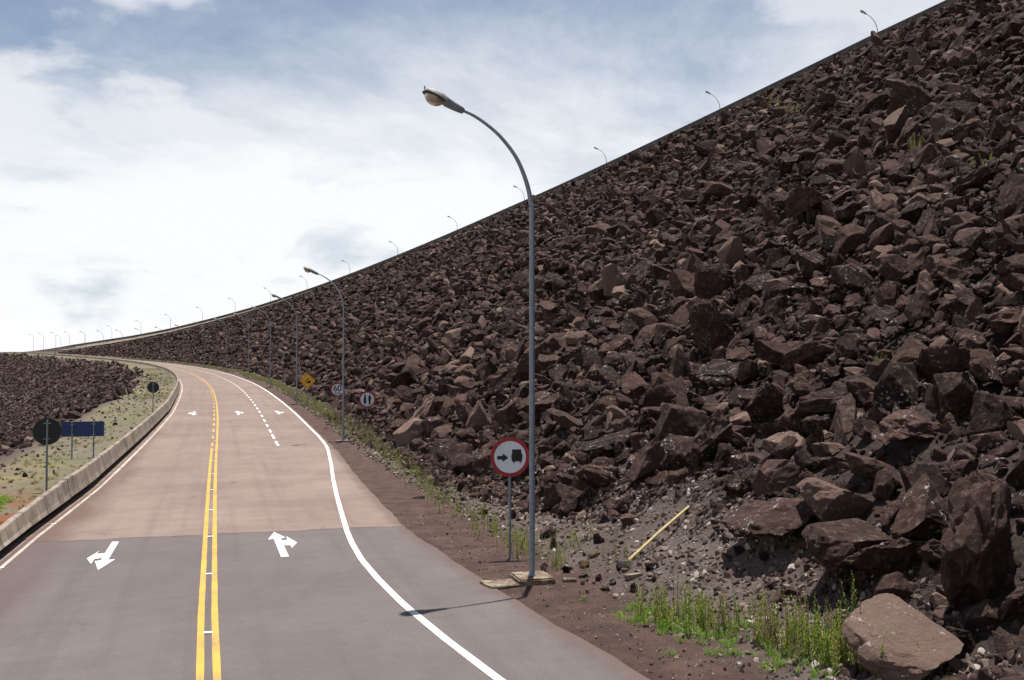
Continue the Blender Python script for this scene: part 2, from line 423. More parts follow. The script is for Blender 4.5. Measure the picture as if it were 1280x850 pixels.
def dirty(m_):
    nt = m_.node_tree; b = nt.nodes['Principled BSDF']; src = b.inputs['Base Color'].links[0].from_socket
    g_ = nt.nodes.new('ShaderNodeNewGeometry'); n = nt.nodes.new('ShaderNodeTexNoise'); n.inputs['Scale'].default_value = 4.5; n.inputs['Detail'].default_value = 7; n.inputs['Roughness'].default_value = .7; nt.links.new(g_.outputs['Position'], n.inputs['Vector'])
    r_ = nt.nodes.new('ShaderNodeMapRange'); r_.inputs[1].default_value = .42; r_.inputs[2].default_value = .60; nt.links.new(n.outputs[0], r_.inputs[0])
    x = nt.nodes.new('ShaderNodeMix'); x.data_type = 'RGBA'; x.inputs['B'].default_value = (.085, .052, .040, 1); nt.links.new(r_.outputs[0], x.inputs['Factor']); nt.links.new(src, x.inputs['A']); nt.links.new(x.outputs['Result'], b.inputs['Base Color'])
dirty(M_BLOCK)

def metal(name, col, rough=.55, var=.25, met=.25):
    t = NT(name); n = t.noise(9, 5, .65); n2 = t.noise(1.6, 4, .6)
    c = t.mix(t.rng(n, .35, .7), col, tuple((1 - var) * v for v in col)); c = t.mix(t.m('MULTIPLY', t.rng(n2, .5, .7), .35), c, tuple(.6 * v for v in col))
    return t.done(c, None, rough, met, .4)
M_POLE = metal('galvanised_pole', (.235, .265, .31), .5, .25, .3)
M_HEAD = metal('lamp_housing', (.20, .22, .26), .55, .3, .2)
M_HEADTOP = metal('lamp_canopy', (.42, .41, .40), .7, .35, .0)
M_BRIGHTPOLE = metal('pale_arm', (.46, .47, .48), .45, .15, .3)
M_BACK = metal('sign_back', (.012, .016, .018), .6, .2, .0)
M_BLUE = metal('sign_back_blue', (.008, .030, .130), .5, .15, .0)
M_POST = metal('sign_post', (.20, .24, .27), .55, .25, .3)
M_RED = metal('sign_red', (.34, .016, .020), .45, .12, 0)
M_SWHITE = metal('sign_white', (.66, .70, .74), .45, .06, 0)
M_SYEL = metal('sign_yellow', (.78, .40, .015), .45, .10, 0)
M_BLACK = metal('sign_black', (.008, .009, .012), .5, .1, 0)
M_GREYINK = metal('sign_dark_ink', (.03, .05, .075), .5, .1, 0)
def bowl_material():
    t = NT('lamp_bowl'); n = t.noise(7, 4, .7)
    m = t.done(t.mix(t.rng(n, .35, .7), (.46, .40, .32), (.27, .22, .17)), None, .25, spec=.5)
    t.b.inputs['Transmission Weight'].default_value = .25
    return m
M_BOWL = bowl_material()
def wood_material():
    t = NT('pale_wood'); n = t.noise(5, 5, .6, stretch=(1, 1, 6)); return t.done(t.mix(t.rng(n, .35, .7), (.50, .40, .20), (.36, .28, .13)), None, .8)
M_WOOD = wood_material()
def leaf_material(name, a, b_):
    t = NT(name); oi = t.N.new('ShaderNodeObjectInfo'); n = t.noise(3, 4, .6)
    f = t.m('ADD', t.m('MULTIPLY', oi.outputs['Random'], .6), t.m('MULTIPLY', n, .5))
    c = t.mix(t.rng(f, .2, .9), a, b_)
    t.done(c, None, .75)
    tr = t.N.new('ShaderNodeBsdfTranslucent'); t.L.new(c, tr.inputs[0])
    ms = t.N.new('ShaderNodeMixShader'); ms.inputs[0].default_value = .38
    t.L.new(t.b.outputs[0], ms.inputs[1]); t.L.new(tr.outputs[0], ms.inputs[2])
    t.L.new(ms.outputs[0], t.N['Material Output'].inputs[0]); return t.mat
M_WEED = leaf_material('weed_leaf', (.15, .22, .030), (.33, .38, .065))
M_GRASS = leaf_material('grass_blade', (.11, .115, .040), (.20, .175, .075))
M_LAWN = leaf_material('lawn_blade', (.11, .22, .025), (.20, .32, .04))

# ------------------------------------------------------------------ the setting
g = mesh_obj('ground', [(-4500, -4500, -24), (4500, -4500, -24), (4500, 4500, -24), (-4500, 4500, -24)], [(0, 1, 2, 3)], M_LAND); tag(g, kind='structure')

def patch_s(o):
    o = np.asarray(o); return 28.15 - .19 * o + .06 * np.sin(o * 2.3) + .035 * np.sin(o * 7.3 + 1) + .02 * np.sin(o * 17.9)
def road_row(a, b, n): return lambda s: np.linspace(a(s), b(s), n)
edge_r = lambda s: float(right_edge(s) + .018 * math.sin(s * 1.9) + .014 * math.sin(s * 4.7 + 1) + .01 * math.sin(s * 11.3))
edge_l = lambda s: -float(left_w(s)) - .16
def skew_sheet(name, ts, skew, mat):
    K = 61; V = []; UV = []; UE = []
    for t in ts:
        for j in range(K):
            f = j / (K - 1); o = edge_l(t) + (edge_r(t) - edge_l(t)) * f
            s = t + skew(t) * (float(patch_s(o)) - 28.15)
            x, y = plan(np.float64(s), np.float64(o)); V.append((float(x), float(y), float(road_z(s, o)))); UV.append((s, o)); UE.append((edge_r(t) - o, o - edge_l(t)))
    F = [(i * K + j, i * K + j + 1, (i + 1) * K + j + 1, (i + 1) * K + j) for i in range(len(ts) - 1) for j in range(K - 1)]
    ob = mesh_obj(name, V, F, mat, smooth=True); uv = ob.data.uv_layers.new(name='so')
    for l in ob.data.loops: uv.data[l.index].uv = UV[l.vertex_index]
    uv = ob.data.uv_layers.new(name='edge')
    for l in ob.data.loops: uv.data[l.index].uv = UE[l.vertex_index]
    return ob
ts_new = list(np.arange(-40, 28.2, .5)); ts_new[-1] = 28.15
ts_old = [28.15] + stations(28.65, 760)
road = skew_sheet('road', ts_old, lambda t: max(0, 1 - (t - 28.15) / 12), M_ASPH_OLD); tag(road, kind='structure')
road_new = skew_sheet('resurfaced_road', ts_new, lambda t: max(0, 1 - (28.15 - t) / 12), M_ASPH_NEW); tag(road_new, kind='structure')

# gutter strip between edge line and barrier
gut = grid('gutter', stations(-40, 760), lambda s: np.linspace(-float(left_w(s)) - .75, -float(left_w(s)) - .14, 5), lambda s, o: road_z(s, o) - .012, concrete('gutter_concrete', (.15, .10, .078), (.24, .175, .14), .3)); tag(gut, kind='structure')

# right verge and gravel toe
verge = grid('gravel_verge', stations(-40, 720, .3), lambda s: np.concatenate([[edge_r(s) - .25], np.linspace(edge_r(s) - .08, 13.5, 34)]), surf_z, M_GRAVEL); tag(verge, kind='structure')
def dam_row(s):
    co = float(crest_o(s)); co = max(co, 14.2)
    return np.concatenate([np.linspace(13.5, co - .3, 70)])
sunk = lambda s, o: surf_z(s, o) - .28 * np.clip((o - 13.5) / 1.5, 0, 1) * np.clip((crest_o(s) - o) / 2, 0, 1)
dam = grid('dam_embankment', stations(-40, 720, .8), dam_row, sunk, M_DAM); tag(dam, kind='structure')
band_w = lambda s: float(np.interp(s, [120, 220, 320, 420, 560], [.25, .6, 1.4, 2.4, 3.2]))
def crest_row(s):
    co = max(float(crest_o(s)), 14.2); return np.array([co - band_w(s), co - .06, co, co + .8, co + 3, co + 18, co + 24, co + 74])
def crest_zz(s, o):
    co = np.maximum(crest_o(s), 14.2)
    top = crest_z(s) + .42
    face = np.maximum(surf_z(s, np.minimum(o, co - .3)), top - (co - o) * TAN * 1.05) + .10
    return np.where(o < co - .03, np.minimum(face, top), np.where(o > co + 18, top - 1.3 - (o - co - 18) * .55, top - 1.3 * np.clip((o - co - .8) / 2.2, 0, 1)))
crest = grid('crest_shoulder', stations(-40, 720, 1.0), crest_row, crest_zz, M_TAN, smooth=False); tag(crest, kind='structure')

# left shelf and the slope falling away from the road
shelf = grid('grassy_slope', stations(-40, 760), lambda s: -np.concatenate([np.linspace(left_w(s) + .45, left_w(s) + 6, 26), np.linspace(left_w(s) + 6.6, 48, 46)])[::-1], surf_z, M_SHELF); tag(shelf, kind='structure')

# ------------------------------------------------------------------ painted markings (parts of the road)
def strip(name, ss, oc, w, mat, parent=road, dz=.006, wob=0.0):
    V = []; 
    for i, s in enumerate(ss):
        o = oc(s) if callable(oc) else oc
        ww = w * (1 + wob * math.sin(s * 3.7) * .5)
        V += [tuple(PR(s, o - ww / 2, dz)), tuple(PR(s, o + ww / 2, dz))]
    F = [(2 * i, 2 * i + 1, 2 * i + 3, 2 * i + 2) for i in range(len(ss) - 1)]
    return mesh_obj(name, V, F, mat, parent)
fs = lambda a, b, d=.5: [a + (b - a) * i / max(1, int(round((b - a) / d))) for i in range(int(round((b - a) / d)) + 1)]
def yel_o(s): return float(np.interp(s, [5, 11, 15, 19], [.22, .12, .03, 0]))
strip('yellow_line', fs(-20, 700, 1), yel_o, .115, M_YELLOW, wob=.1)
strip('yellow_line', fs(-20, 54, 1), lambda s: yel_o(s) - .235 - .0, .115, M_YELLOW, wob=.1)
s = 55.2
while s < 300:
    strip('yellow_dash', fs(s, s + 2.0, 1), -.235, .12, M_YELLOW); s += 4.3
rw = lambda s: float(np.interp(s, [-20, 8, 13.2, 15.5, 18.2, 20.5, 22.8, 25, 27, 30.8, 35, 39.2, 45, 51.5, 53.5, 56, 60], [5.9, 4.3, 3.72, 3.5, 3.3, 3.22, 3.2, 3.28, 3.4, 3.7, 4.04, 4.4, 4.94, 5.46, 5.58, 5.66, 5.72]))
strip('white_edge_line', fs(-20, 52, .5), rw, .14, M_WHITE); strip('white_edge_line', fs(52.0, 700, 1), rw, .15, M_WHITE)
strip('white_edge_line', fs(-20, 44, .5), lambda s: -float(left_w(s)), .10, M_WHITE_OLD); strip('white_edge_line', fs(44, 700, 1), lambda s: -float(left_w(s)), .14, M_WHITE_OLD)
s = 54.4
while s < 260:
    strip('white_dash', fs(s, s + (2.7 if s < 60 else 2.0), 1), 3.14, .14, M_WHITE); s += 4.1
V_ = []; o_s = list(np.linspace(-4.7, 4.95, 80))
for i_, o_ in enumerate(o_s):
    ww = .018 + .014 * math.sin(o_ * 5.1) + .008 * math.sin(o_ * 23)
    V_ += [tuple(PR(float(patch_s(o_)) - ww, o_, .003)), tuple(PR(float(patch_s(o_)) + ww, o_, .003))]
mesh_obj('joint_seam', V_, [(2 * i, 2 * i + 1, 2 * i + 3, 2 * i + 2) for i in range(79)], NT('bitumen_seam').done((.055, .045, .042), None, .8), road)
def poly_mark(name, pts, mat, dz=.0065):
    from mathutils.geometry import tessellate_polygon
    tri = tessellate_polygon([[Vector((b, a, 0)) for a, b in pts]])
    V = [tuple(PR(a, b, dz)) for a, b in pts]; F = []
    for t in tri:
        n_ = (Vector(V[t[1]]) - Vector(V[t[0]])).cross(Vector(V[t[2]]) - Vector(V[t[0]])); F.append(tuple(t) if n_.z > 0 else tuple(t)[::-1])
    me = bpy.data.meshes.new(name); me.from_pydata(V, [], F); me.materials.append(mat)
    return link(bpy.data.objects.new(name, me), road)
poly_mark('arrow_marking', [(27.76, 1.54), (26.58, 1.32), (26.66, 1.47), (23.98, 1.49), (23.98, 1.67), (25.57, 1.655), (25.45, 1.82), (25.05, 1.81), (25.82, 2.0), (26.9, 1.80), (26.35, 1.80), (26.30, 1.66), (26.62, 1.64), (26.70, 1.77)], M_WHITE)
poly_mark('arrow_marking', [(28.16, -2.57), (28.08, -2.4), (25.53, -2.42), (25.56, -2.26), (24.35, -2.52), (25.5, -2.71), (25.55, -2.58), (25.85, -2.575), (25.81, -2.75), (25.2, -2.76), (25.97, -2.94), (26.92, -2.75), (26.5, -2.77), (26.5, -2.59)], M_WHITE)
def small_arrow(s, o, d):
    poly_mark('arrow_marking', [(s + d * a, o + d * b) for a, b in ((1.9, 0), (.6, -.26), (.7, -.09), (-1.9, -.09), (-1.9, .09), (-.4, .09), (-.5, .24), (-1.0, .24), (-.1, .46), (.9, .24), (.3, .24), (.25, .09), (.6, .09), (.75, .2))], M_WHITE)
small_arrow(79.2, -1.7, -1); small_arrow(79.4, 1.5, 1); small_arrow(79.2, 4.5, 1)
bm = bmesh.new(); box(bm, (0, 0, .012), (.15, .10, .022), bev=.006); stud_me = bpy.data.meshes.new('road_stud'); bm.to_mesh(stud_me); bm.free(); stud_me.materials.append(M_STUD)
def stud(s, o):
    ob = link(bpy.data.objects.new('road_stud', stud_me), road); ob.location = PR(s, o, .002); ob.rotation_euler = (0, 0, heading(s))
for k in range(0, 10): stud(12.6 + 5.05 * k, -.117 + (yel_o(12.6 + 5 * k)))
for k in range(0, 12): stud(25.6 + 6.3 * k, -float(left_w(25.6 + 6.3 * k)) + .0)

# ------------------------------------------------------------------ stone shapes
def rock_mesh(seed, sub, flat=.7, name='stone', mat=None, planes=15, rough=.05):
    rg = random.Random(seed); bm = bmesh.new(); bmesh.ops.create_icosphere(bm, subdivisions=sub, radius=1.0)
    pl = []
    for i in range(planes):
        n = Vector((rg.gauss(0, 1), rg.gauss(0, 1), rg.gauss(0, 1))).normalized(); pl.append((n, rg.uniform(.36, .70)))
    sx, sy, sz = rg.uniform(1.0, 1.3), rg.uniform(.62, .98), rg.uniform(flat * .7, min(1, flat * 1.2))
    off = Vector((rg.uniform(0, 50), rg.uniform(0, 50), rg.uniform(0, 50)))
    for v in bm.verts:
        c = v.co.copy()
        for n, d in pl:
            e = c.dot(n) - d
            if e > 0: c -= n * e
        nn = mnoise.fractal(c * 2.4 + off, .8, 2.1, 5)
        vd = mnoise.voronoi(c * 1.9 + off)[0]; crack = min(1, (vd[1] - vd[0]) * 5)
        step = math.floor((mnoise.noise(c * 1.5 - off) + 1) * 3.2) / 3.2 - 1          # broken ledges
        c *= 1 + rough * (nn * 1.1 + .55 * crack + 1.0 * step)
        v.co = Vector((c.x * sx, c.y * sy, c.z * sz)) * 1.42
    me = bpy.data.meshes.new(name); bm.normal_update(); bm.to_mesh(me); bm.free()
    me.polygons.foreach_set('use_smooth', [True] * len(me.polygons)); me.set_sharp_from_angle(angle=R(19))
    if mat: me.materials.append(mat)
    return me
def proto_collection(name, meshes):
    col = bpy.data.collections.new(name)
    for i, me in enumerate(meshes): col.objects.link(bpy.data.objects.new(me.name, me))
    return col
hero = [rock_mesh(100 + i, 4, [.62, .75, .9, .5][i % 4], 'rock', M_ROCK, planes=[19, 15, 22, 17][i % 4], rough=[.06, .09, .12][i % 3]) for i in range(26)]
mid_ = [rock_mesh(300 + i, 3, [.6, .75, .9][i % 3], 'rock_shape', M_ROCK, planes=[14, 18][i % 2], rough=[.06, .10][i % 2]) for i in range(18)]
farm = [rock_mesh(500 + i, 2, [.6, .75, .9][i % 3], 'far_rock_shape', M_ROCKFAR, planes=15, rough=.07) for i in range(14)]
fine = [rock_mesh(900 + i, 5, [.62, .75, .9, .55][i % 4], 'rock', M_ROCK, planes=[18, 15, 21][i % 3], rough=[.07, .10, .14][i % 3]) for i in range(12)]
COL_HERO = proto_collection('rock_shapes_large', hero); COL_MID = proto_collection('rock_shapes', mid_); COL_FAR = proto_collection('rock_shapes_far', farm)

def scatter_group(col):
    ng = bpy.data.node_groups.new('scatter', 'GeometryNodeTree')
    ng.interface.new_socket('Geometry', in_out='INPUT', socket_type='NodeSocketGeometry'); ng.interface.new_socket('Geometry', in_out='OUTPUT', socket_type='NodeSocketGeometry')
    N = ng.nodes; L = ng.links
    gi = N.new('NodeGroupInput'); go = N.new('NodeGroupOutput'); ip = N.new('GeometryNodeInstanceOnPoints')
    ci = N.new('GeometryNodeCollectionInfo'); ci.inputs['Collection'].default_value = col
    ci.inputs['Separate Children'].default_value = True; ci.inputs['Reset Children'].default_value = True
    def attr(nm, ty):
        n = N.new('GeometryNodeInputNamedAttribute'); n.data_type = ty; n.inputs['Name'].default_value = nm; return n.outputs[0]
    e = N.new('FunctionNodeEulerToRotation'); L.new(attr('rot', 'FLOAT_VECTOR'), e.inputs[0])
    L.new(gi.outputs[0], ip.inputs['Points']); L.new(ci.outputs[0], ip.inputs['Instance']); ip.inputs['Pick Instance'].default_value = True
    L.new(attr('idx', 'INT'), ip.inputs['Instance Index']); L.new(e.outputs[0], ip.inputs['Rotation']); L.new(attr('scl', 'FLOAT_VECTOR'), ip.inputs['Scale'])
    L.new(ip.outputs[0], go.inputs[0]); return ng
GROUPS = {}
def scatter(name, pts, rot, scl, col, parent=None):
    pts = np.asarray(pts, np.float32); n = len(pts)
    me = bpy.data.meshes.new(name); me.vertices.add(n); me.vertices.foreach_set('co', pts.ravel())
    a = me.attributes.new('rot', 'FLOAT_VECTOR', 'POINT'); a.data.foreach_set('vector', np.asarray(rot, np.float32).ravel())
    a = me.attributes.new('scl', 'FLOAT_VECTOR', 'POINT'); a.data.foreach_set('vector', np.asarray(scl, np.float32).ravel())
    a = me.attributes.new('idx', 'INT', 'POINT'); a.data.foreach_set('value', RNG.integers(0, len(col.objects), n).astype(np.int32))
    ob = link(bpy.data.objects.new(name, me), parent)
    if col.name not in GROUPS: GROUPS[col.name] = scatter_group(col)
    md = ob.modifiers.new('scatter', 'NODES'); md.node_group = GROUPS[col.name]
    return ob
cp, sp = math.cos(PITCH), math.sin(PITCH)
def project(X, Y, Z):
    Zr = Z - HCAM; d = cp * Y + sp * Zr; v = -sp * Y + cp * Zr
    return 640 + FPX * X / np.maximum(d, .1), 425 - FPX * v / np.maximum(d, .1), d
def sweep_normal(s, o):
    t = np.interp(s, S_, TH); k = math.atan(TAN); return -np.sin(k) * np.cos(t), -np.sin(k) * np.sin(t), np.cos(k) + 0 * t

# -- rock face of the dam: big stones first, then what fits between them
class Field:
    def __init__(s, cell): s.c = cell; s.d = {}
    def hit(s, x, y, r, f):
        i, j = int(x // s.c), int(y // s.c)
        for a in (i - 1, i, i + 1):
            for b in (j - 1, j, j + 1):
                for (u, v, w) in s.d.get((a, b), ()):
                    if (u - x) ** 2 + (v - y) ** 2 < (f * (r + w)) ** 2: return True
        return False
    def add(s, x, y, r): s.d.setdefault((int(x // s.c), int(y // s.c)), []).append((x, y, r))
def toe(s): # where the coarse rock begins
    return np.interp(s, [0, 10.8, 12, 13.5, 15.2, 17.2, 20.8, 23, 26.5, 36, 57, 80, 560], [8.2, 8.5, 9.0, 9.6, 9.9, 10.3, 11.0, 10.6, 9.9, 9.2, 9.2, 9.0, 9.2]) + .3 * fnoise(s * 1.1, 0 * s, 9)
fld = Field(3.2); stones = []   # (s, o, r)
def throw(n, s0, s1, rlo, rhi, power, f, bias=1.0, olim=None):
    ss = RNG.uniform(s0, s1, n); u = RNG.uniform(0, 1, n) ** bias
    t0 = toe(ss) + rlo * .3; co = crest_o(ss) - band_w_arr(ss) - rlo
    oo = t0 + u * (co - t0)
    rr = rlo * (rhi / rlo) ** (RNG.uniform(0, 1, n) ** power)
    ok = co > t0
    for s_, o_, r_ in zip(ss[ok], oo[ok], rr[ok]):
        if olim and o_ > olim: continue
        if o_ > float(crest_o(s_)) - float(band_w_arr(s_)) - 1.9 * r_: continue          # nothing stands above the crest line
        y_ = o_ * 1.2
        if fld.hit(s_, y_, r_, f): continue
        fld.add(s_, y_, r_); stones.append((s_, o_, r_))
def band_w_arr(s): return np.interp(s, [120, 220, 320, 420, 560], [.1, .6, 1.4, 2.4, 3.2])
# boulders that can be picked out in the photograph
for (s_, o_, r_) in ((17.55, 13.72, .72), (21.5, 13.1, .6), (15.6, 10.9, .68), (11.2, 9.0, .62), (16.3, 10.2, .62), (30.2, 16.3, .85), (21.8, 11.6, .62), (27.9, 11.6, .8), (11.6, 10.6, .8), (13.3, 10.9, .6), (25.3, 10.2, .6), (14.2, 10.3, .6),
                     (19.6, 13.4, .7), (24.2, 12.2, .75), (23.2, 15.4, .75), (12.6, 12.4, .62), (33.0, 12.0, .6), (26.2, 9.4, .45), (25.2, 9.1, .4), (70.5, 8.4, .55)):
    fld.add(s_, o_ * 1.2, r_); stones.append((s_, o_, r_))
for s_, o_, r_ in ((67.6, 9.6, .55), (66.4, 9.3, .7), (65.2, 8.9, .6), (70.6, 8.2, .4), (21.4, 6.6, .6)): fld.add(s_, o_ * 1.2, r_)      # kept clear in front of the signs
throw(420, 4, 80, .55, .95, 2.6, 1.0, 1.6)
throw(2600, 4, 110, .36, .58, 1.7, .88, 1.3)
throw(4000, 100, 260, .40, .75, 1.8, .85)
throw(16000, 4, 110, .22, .38, 1.3, .80)
throw(12000, 100, 300, .30, .5, 1.3, .80)
throw(9000, 290, 640, .34, .65, 1.3, .82)
throw(26000, 3, 75, .12, .23, 1.3, .72, 1.2)
st = np.array(stones)
st = st[~((st[:, 0] > 58) & (st[:, 0] < 68.6) & (st[:, 1] < 10.6) & (st[:, 2] > .24))]      # only small stones in front of the two-arrow sign
st = st[st[:, 1] < crest_o(st[:, 0]) - band_w_arr(st[:, 0]) - np.where(st[:, 2] > .3, 3.4, 1.9) * st[:, 2]]; n = len(st)
sx, sy = plan(st[:, 0], st[:, 1]); sz = surf_z(st[:, 0], st[:, 1]); nx, ny, nz = sweep_normal(st[:, 0], st[:, 1])
lift = st[:, 2] * RNG.uniform(.15, .75, n) - .06
PX = np.stack([sx + nx * lift, sy + ny * lift, sz + nz * lift], -1)
ROT = RNG.uniform(0, 6.283, (n, 3)); tilt = RNG.uniform(0, 1, n) < .6
TANG = np.interp(st[:, 0], S_, TH)
ROT[tilt, 0] = RNG.normal(0, .45, tilt.sum()); ROT[tilt, 1] = RNG.normal(-.25, .40, tilt.sum())
SCL = st[:, 2:3] * RNG.uniform(.85, 1.25, (n, 3)) * 1.12
u, v, d = project(PX[:, 0], PX[:, 1], PX[:, 2])
inview = (u > -10) & (u < 1290) & (v > -10) & (v < 860) & (d > 5)
size = np.where(inview, st[:, 2] / np.maximum(d, 1), 0)
order = np.argsort(-size); pick = order[:300]; rest = np.ones(n, bool); rest[pick] = False
for j, i in enumerate(pick):
    ob = link(bpy.data.objects.new('rock', fine[int(RNG.integers(0, len(fine)))] if j < 60 else hero[int(RNG.integers(0, len(hero)))]), dam)
    ob.location = PX[i]; ob.rotation_euler = ROT[i]; ob.scale = SCL[i]
dist = np.linalg.norm(PX - np.array([0, 0, HCAM]), axis=1)
nearm = rest & (dist < 70) & (st[:, 2] > .4); farmask = rest & (dist > 130); midm = rest & ~nearm & ~farmask
tag(scatter('large_rock_fill', PX[nearm], ROT[nearm], SCL[nearm], COL_HERO, dam), kind='stuff')
tag(scatter('rock_fill', PX[midm], ROT[midm], SCL[midm], COL_MID, dam), kind='stuff')
tag(scatter('far_rock_fill', PX[farmask], ROT[farmask], SCL[farmask], COL_FAR, dam), kind='stuff')
# rubble between the big stones, and crushed stone over the toe
def loose(name, n, s0, s1, olo, ohi, rlo, rhi, power, col, parent, dens=None):
    ss = RNG.uniform(s0, s1, n); a = olo(ss); oo = a + (ohi(ss) - a) * RNG.uniform(0, 1, n)
    if dens is not None:
        k = RNG.uniform(0, 1, n) < dens(ss, oo); ss, oo = ss[k], oo[k]
    r = rlo * (rhi / rlo) ** (RNG.uniform(0, 1, len(ss)) ** power)
    x, y = plan(ss, oo); z = surf_z(ss, oo) + r * RNG.uniform(-.1, .4, len(ss))
    return tag(scatter(name, np.stack([x, y, z], -1), RNG.uniform(0, 6.28, (len(ss), 3)), r[:, None] * RNG.uniform(.8, 1.25, (len(ss), 3)), col, parent), kind='stuff')
loose('rubble', 24000, 4, 75, lambda s: toe(s) - .9, lambda s: toe(s) + 24, .045, .15, 1.3, COL_FAR, dam)
loose('rubble', 2200, 22, 75, lambda s: toe(s) - 1.5, lambda s: toe(s) + .5, .06, .22, 1.6, COL_MID, dam)
pebc = [rock_mesh(700 + i, 2, .7, 'pebble_shape', None, planes=10, rough=.03) for i in range(8)]
def pebble_material():
    t = NT('pebble'); oi = t.N.new('ShaderNodeObjectInfo'); r = oi.outputs['Random']
    c = t.mix(t.rng(r, 0, .8), (.055, .036, .030), (.17, .125, .105)); c = t.mix(t.rng(r, .88, .98), c, (.36, .31, .27))
    return t.done(c, t.bump(t.noise(50, 4, .6), .4, .01), .9)
M_PEB = pebble_material()
for me in pebc: me.materials.append(M_PEB)
COL_PEB = proto_collection('pebble_shapes', pebc)
loose('pebbles', 42000, 6, 40, lambda s: 6.9 + 0 * s, lambda s: toe(s) + 1.0, .010, .07, 1.7, COL_PEB, verge, dens=lambda s, o: np.clip((o - 6.6) / 2.0, .05, 1) * (.55 + .6 * fnoise(s * 1.3, o * 1.3, 21)))
loose('pebbles', 5000, 40, 110, lambda s: 7.0 + 0 * s, lambda s: toe(s) + .6, .02, .12, 1.6, COL_PEB, verge)
loose('pebbles', 1300, 6, 30, lambda s: right_edge(s) + .15, lambda s: 7.2 + 0 * s, .008, .03, 1.5, COL_PEB, verge)
# larger loose stones lying on the gravel, each one its own piece
for (s_, o_, r_) in ((19.6, 7.0, .11), (19.0, 7.15, .09), (18.6, 7.3, .12), (18.4, 6.9, .07), (18.1, 7.4, .10), (17.7, 7.1, .09), (17.3, 7.5, .12), (19.9, 7.5, .14), (20.4, 7.9, .15), (18.9, 7.9, .12), (17.6, 6.7, .06), (19.9, 6.6, .10), (20.3, 6.75, .09),
                     (18.2, 8.3, .13), (17.5, 8.0, .10), (22.2, 7.6, .2), (23.4, 7.9, .22), (16.2, 8.9, .12), (17.0, 9.3, .16), (28.4, 7.6, .16), (31.5, 7.7, .14), (34, 7.6, .13), (14.5, 8.9, .14), (15.2, 8.0, .08), (21.3, 8.4, .17), (21.9, 9.4, .22), (26.8, 8.0, .2), (37.5, 7.7, .17), (42, 7.8, .15), (46.5, 7.7, .16), (51, 8.0, .18), (60.2, 7.9, .2)):
    ob = link(bpy.data.objects.new('loose_stone', hero[random.randrange(len(hero))]), verge); ob.location = P(s_, o_, r_ * .35); ob.rotation_euler = [random.uniform(0, 6.28) for _ in range(3)]; ob.scale = [r_ * random.uniform(.8, 1.25) for _ in range(3)]
# left slope
nl = 30000; ss = RNG.uniform(30, 640, nl); sh = shelf_o(ss)
oo = -(sh + .6 + RNG.uniform(0, 1, nl) ** 1.15 * 30); k = RNG.uniform(0, 1, nl) < np.clip((-oo - sh - .8) / 5, .04, 1); ss, oo = ss[k], oo[k]
rr = .2 * (.6 / .2) ** (RNG.uniform(0, 1, len(ss)) ** 1.9); x, y = plan(ss, oo); z = surf_z(ss, oo) + rr * RNG.uniform(-.1, .4, len(ss))
tag(scatter('slope_rocks', np.stack([x, y, z], -1), RNG.uniform(0, 6.28, (len(ss), 3)), rr[:, None] * RNG.uniform(.8, 1.3, (len(ss), 3)), COL_FAR, shelf), kind='stuff')
nl = 420; ss = RNG.uniform(24, 160, nl); oo = -(left_w(ss) + .9 + RNG.uniform(0, 1, nl) ** .6 * 4.2); rr = RNG.uniform(.03, .12, nl) * np.where(RNG.uniform(0, 1, nl) < .05, 2.2, 1); x, y = plan(ss, oo); z = surf_z(ss, oo) + rr * .2
tag(scatter('shelf_stones', np.stack([x, y, z], -1), RNG.uniform(0, 6.28, (nl, 3)), rr[:, None] * RNG.uniform(.8, 1.3, (nl, 3)), COL_FAR, shelf), kind='stuff')

# ------------------------------------------------------------------ concrete barrier along the left edge
bar = empty('concrete_barrier', PR(30, -float(left_w(30)) - .5)); tag(bar, 'long stained concrete safety barrier curving along the left edge of the road', 'barrier')
bar.location = (0, 0, 0)
PROF = [(-.25, .24), (-.31, .42), (-.40, .82), (-.42, .845), (-.56, .845), (-.58, .82), (-.68, .24)]
def bar_h(q): return float(np.interp(q, [16, 26, 36], [.45, .68, 1.0]))
s = -12.0; GAP = .022
while s < 700:
    ln = 6.0 if s < 120 else 12.0
    jo, jz = random.uniform(-.014, .014), random.uniform(-.012, .012)
    sts = fs(s + GAP, s + ln - GAP, 1.5 if s < 120 else 3); bm = bmesh.new()
    rings = [[PR(q, -float(left_w(q)) + a + jo, jz + (b + (.018 * math.sin(q * 1.7 + b * 3) if b > .8 else 0)) * (bar_h(q) if b > .3 else 1)) for a, b in PROF] for q in sts]
    loft(bm, rings); bmesh.ops.recalc_face_normals(bm, faces=bm.faces[:]); bm_obj('barrier_segment', bm, M_CONC, bar)
    s += ln
bm = bmesh.new(); sts = fs(-12, 700, 2)
loft(bm, [[PR(q, -float(left_w(q)) + a, b) for a, b in ((-.48, -.1), (-.48, .238), (-.62, .238), (-.62, -.1))] for q in sts]); bmesh.ops.recalc_face_normals(bm, faces=bm.faces[:]); bm_obj('plinth', bm, M_PLINTH, bar)

# low wall along the crest of the dam
bm = bmesh.new(); sts = fs(-40, 716, 4)
def crest_p(q, do, dz):
    co = max(float(crest_o(q)), 14.2); x, y = plan(np.float64(q), np.float64(co + do)); return Vector((float(x), float(y), float(crest_z(q)) + .42 + dz))
loft(bm, [[crest_p(q, a, b) for a, b in ((.15, -.2), (.15, .78), (.45, .78), (.45, -.2))] for q in sts]); bmesh.ops.recalc_face_normals(bm, faces=bm.faces[:])
w = bm_obj('crest_wall', bm, M_WALL); tag(w, 'low dark parapet wall along the crest of the rock embankment', 'wall')

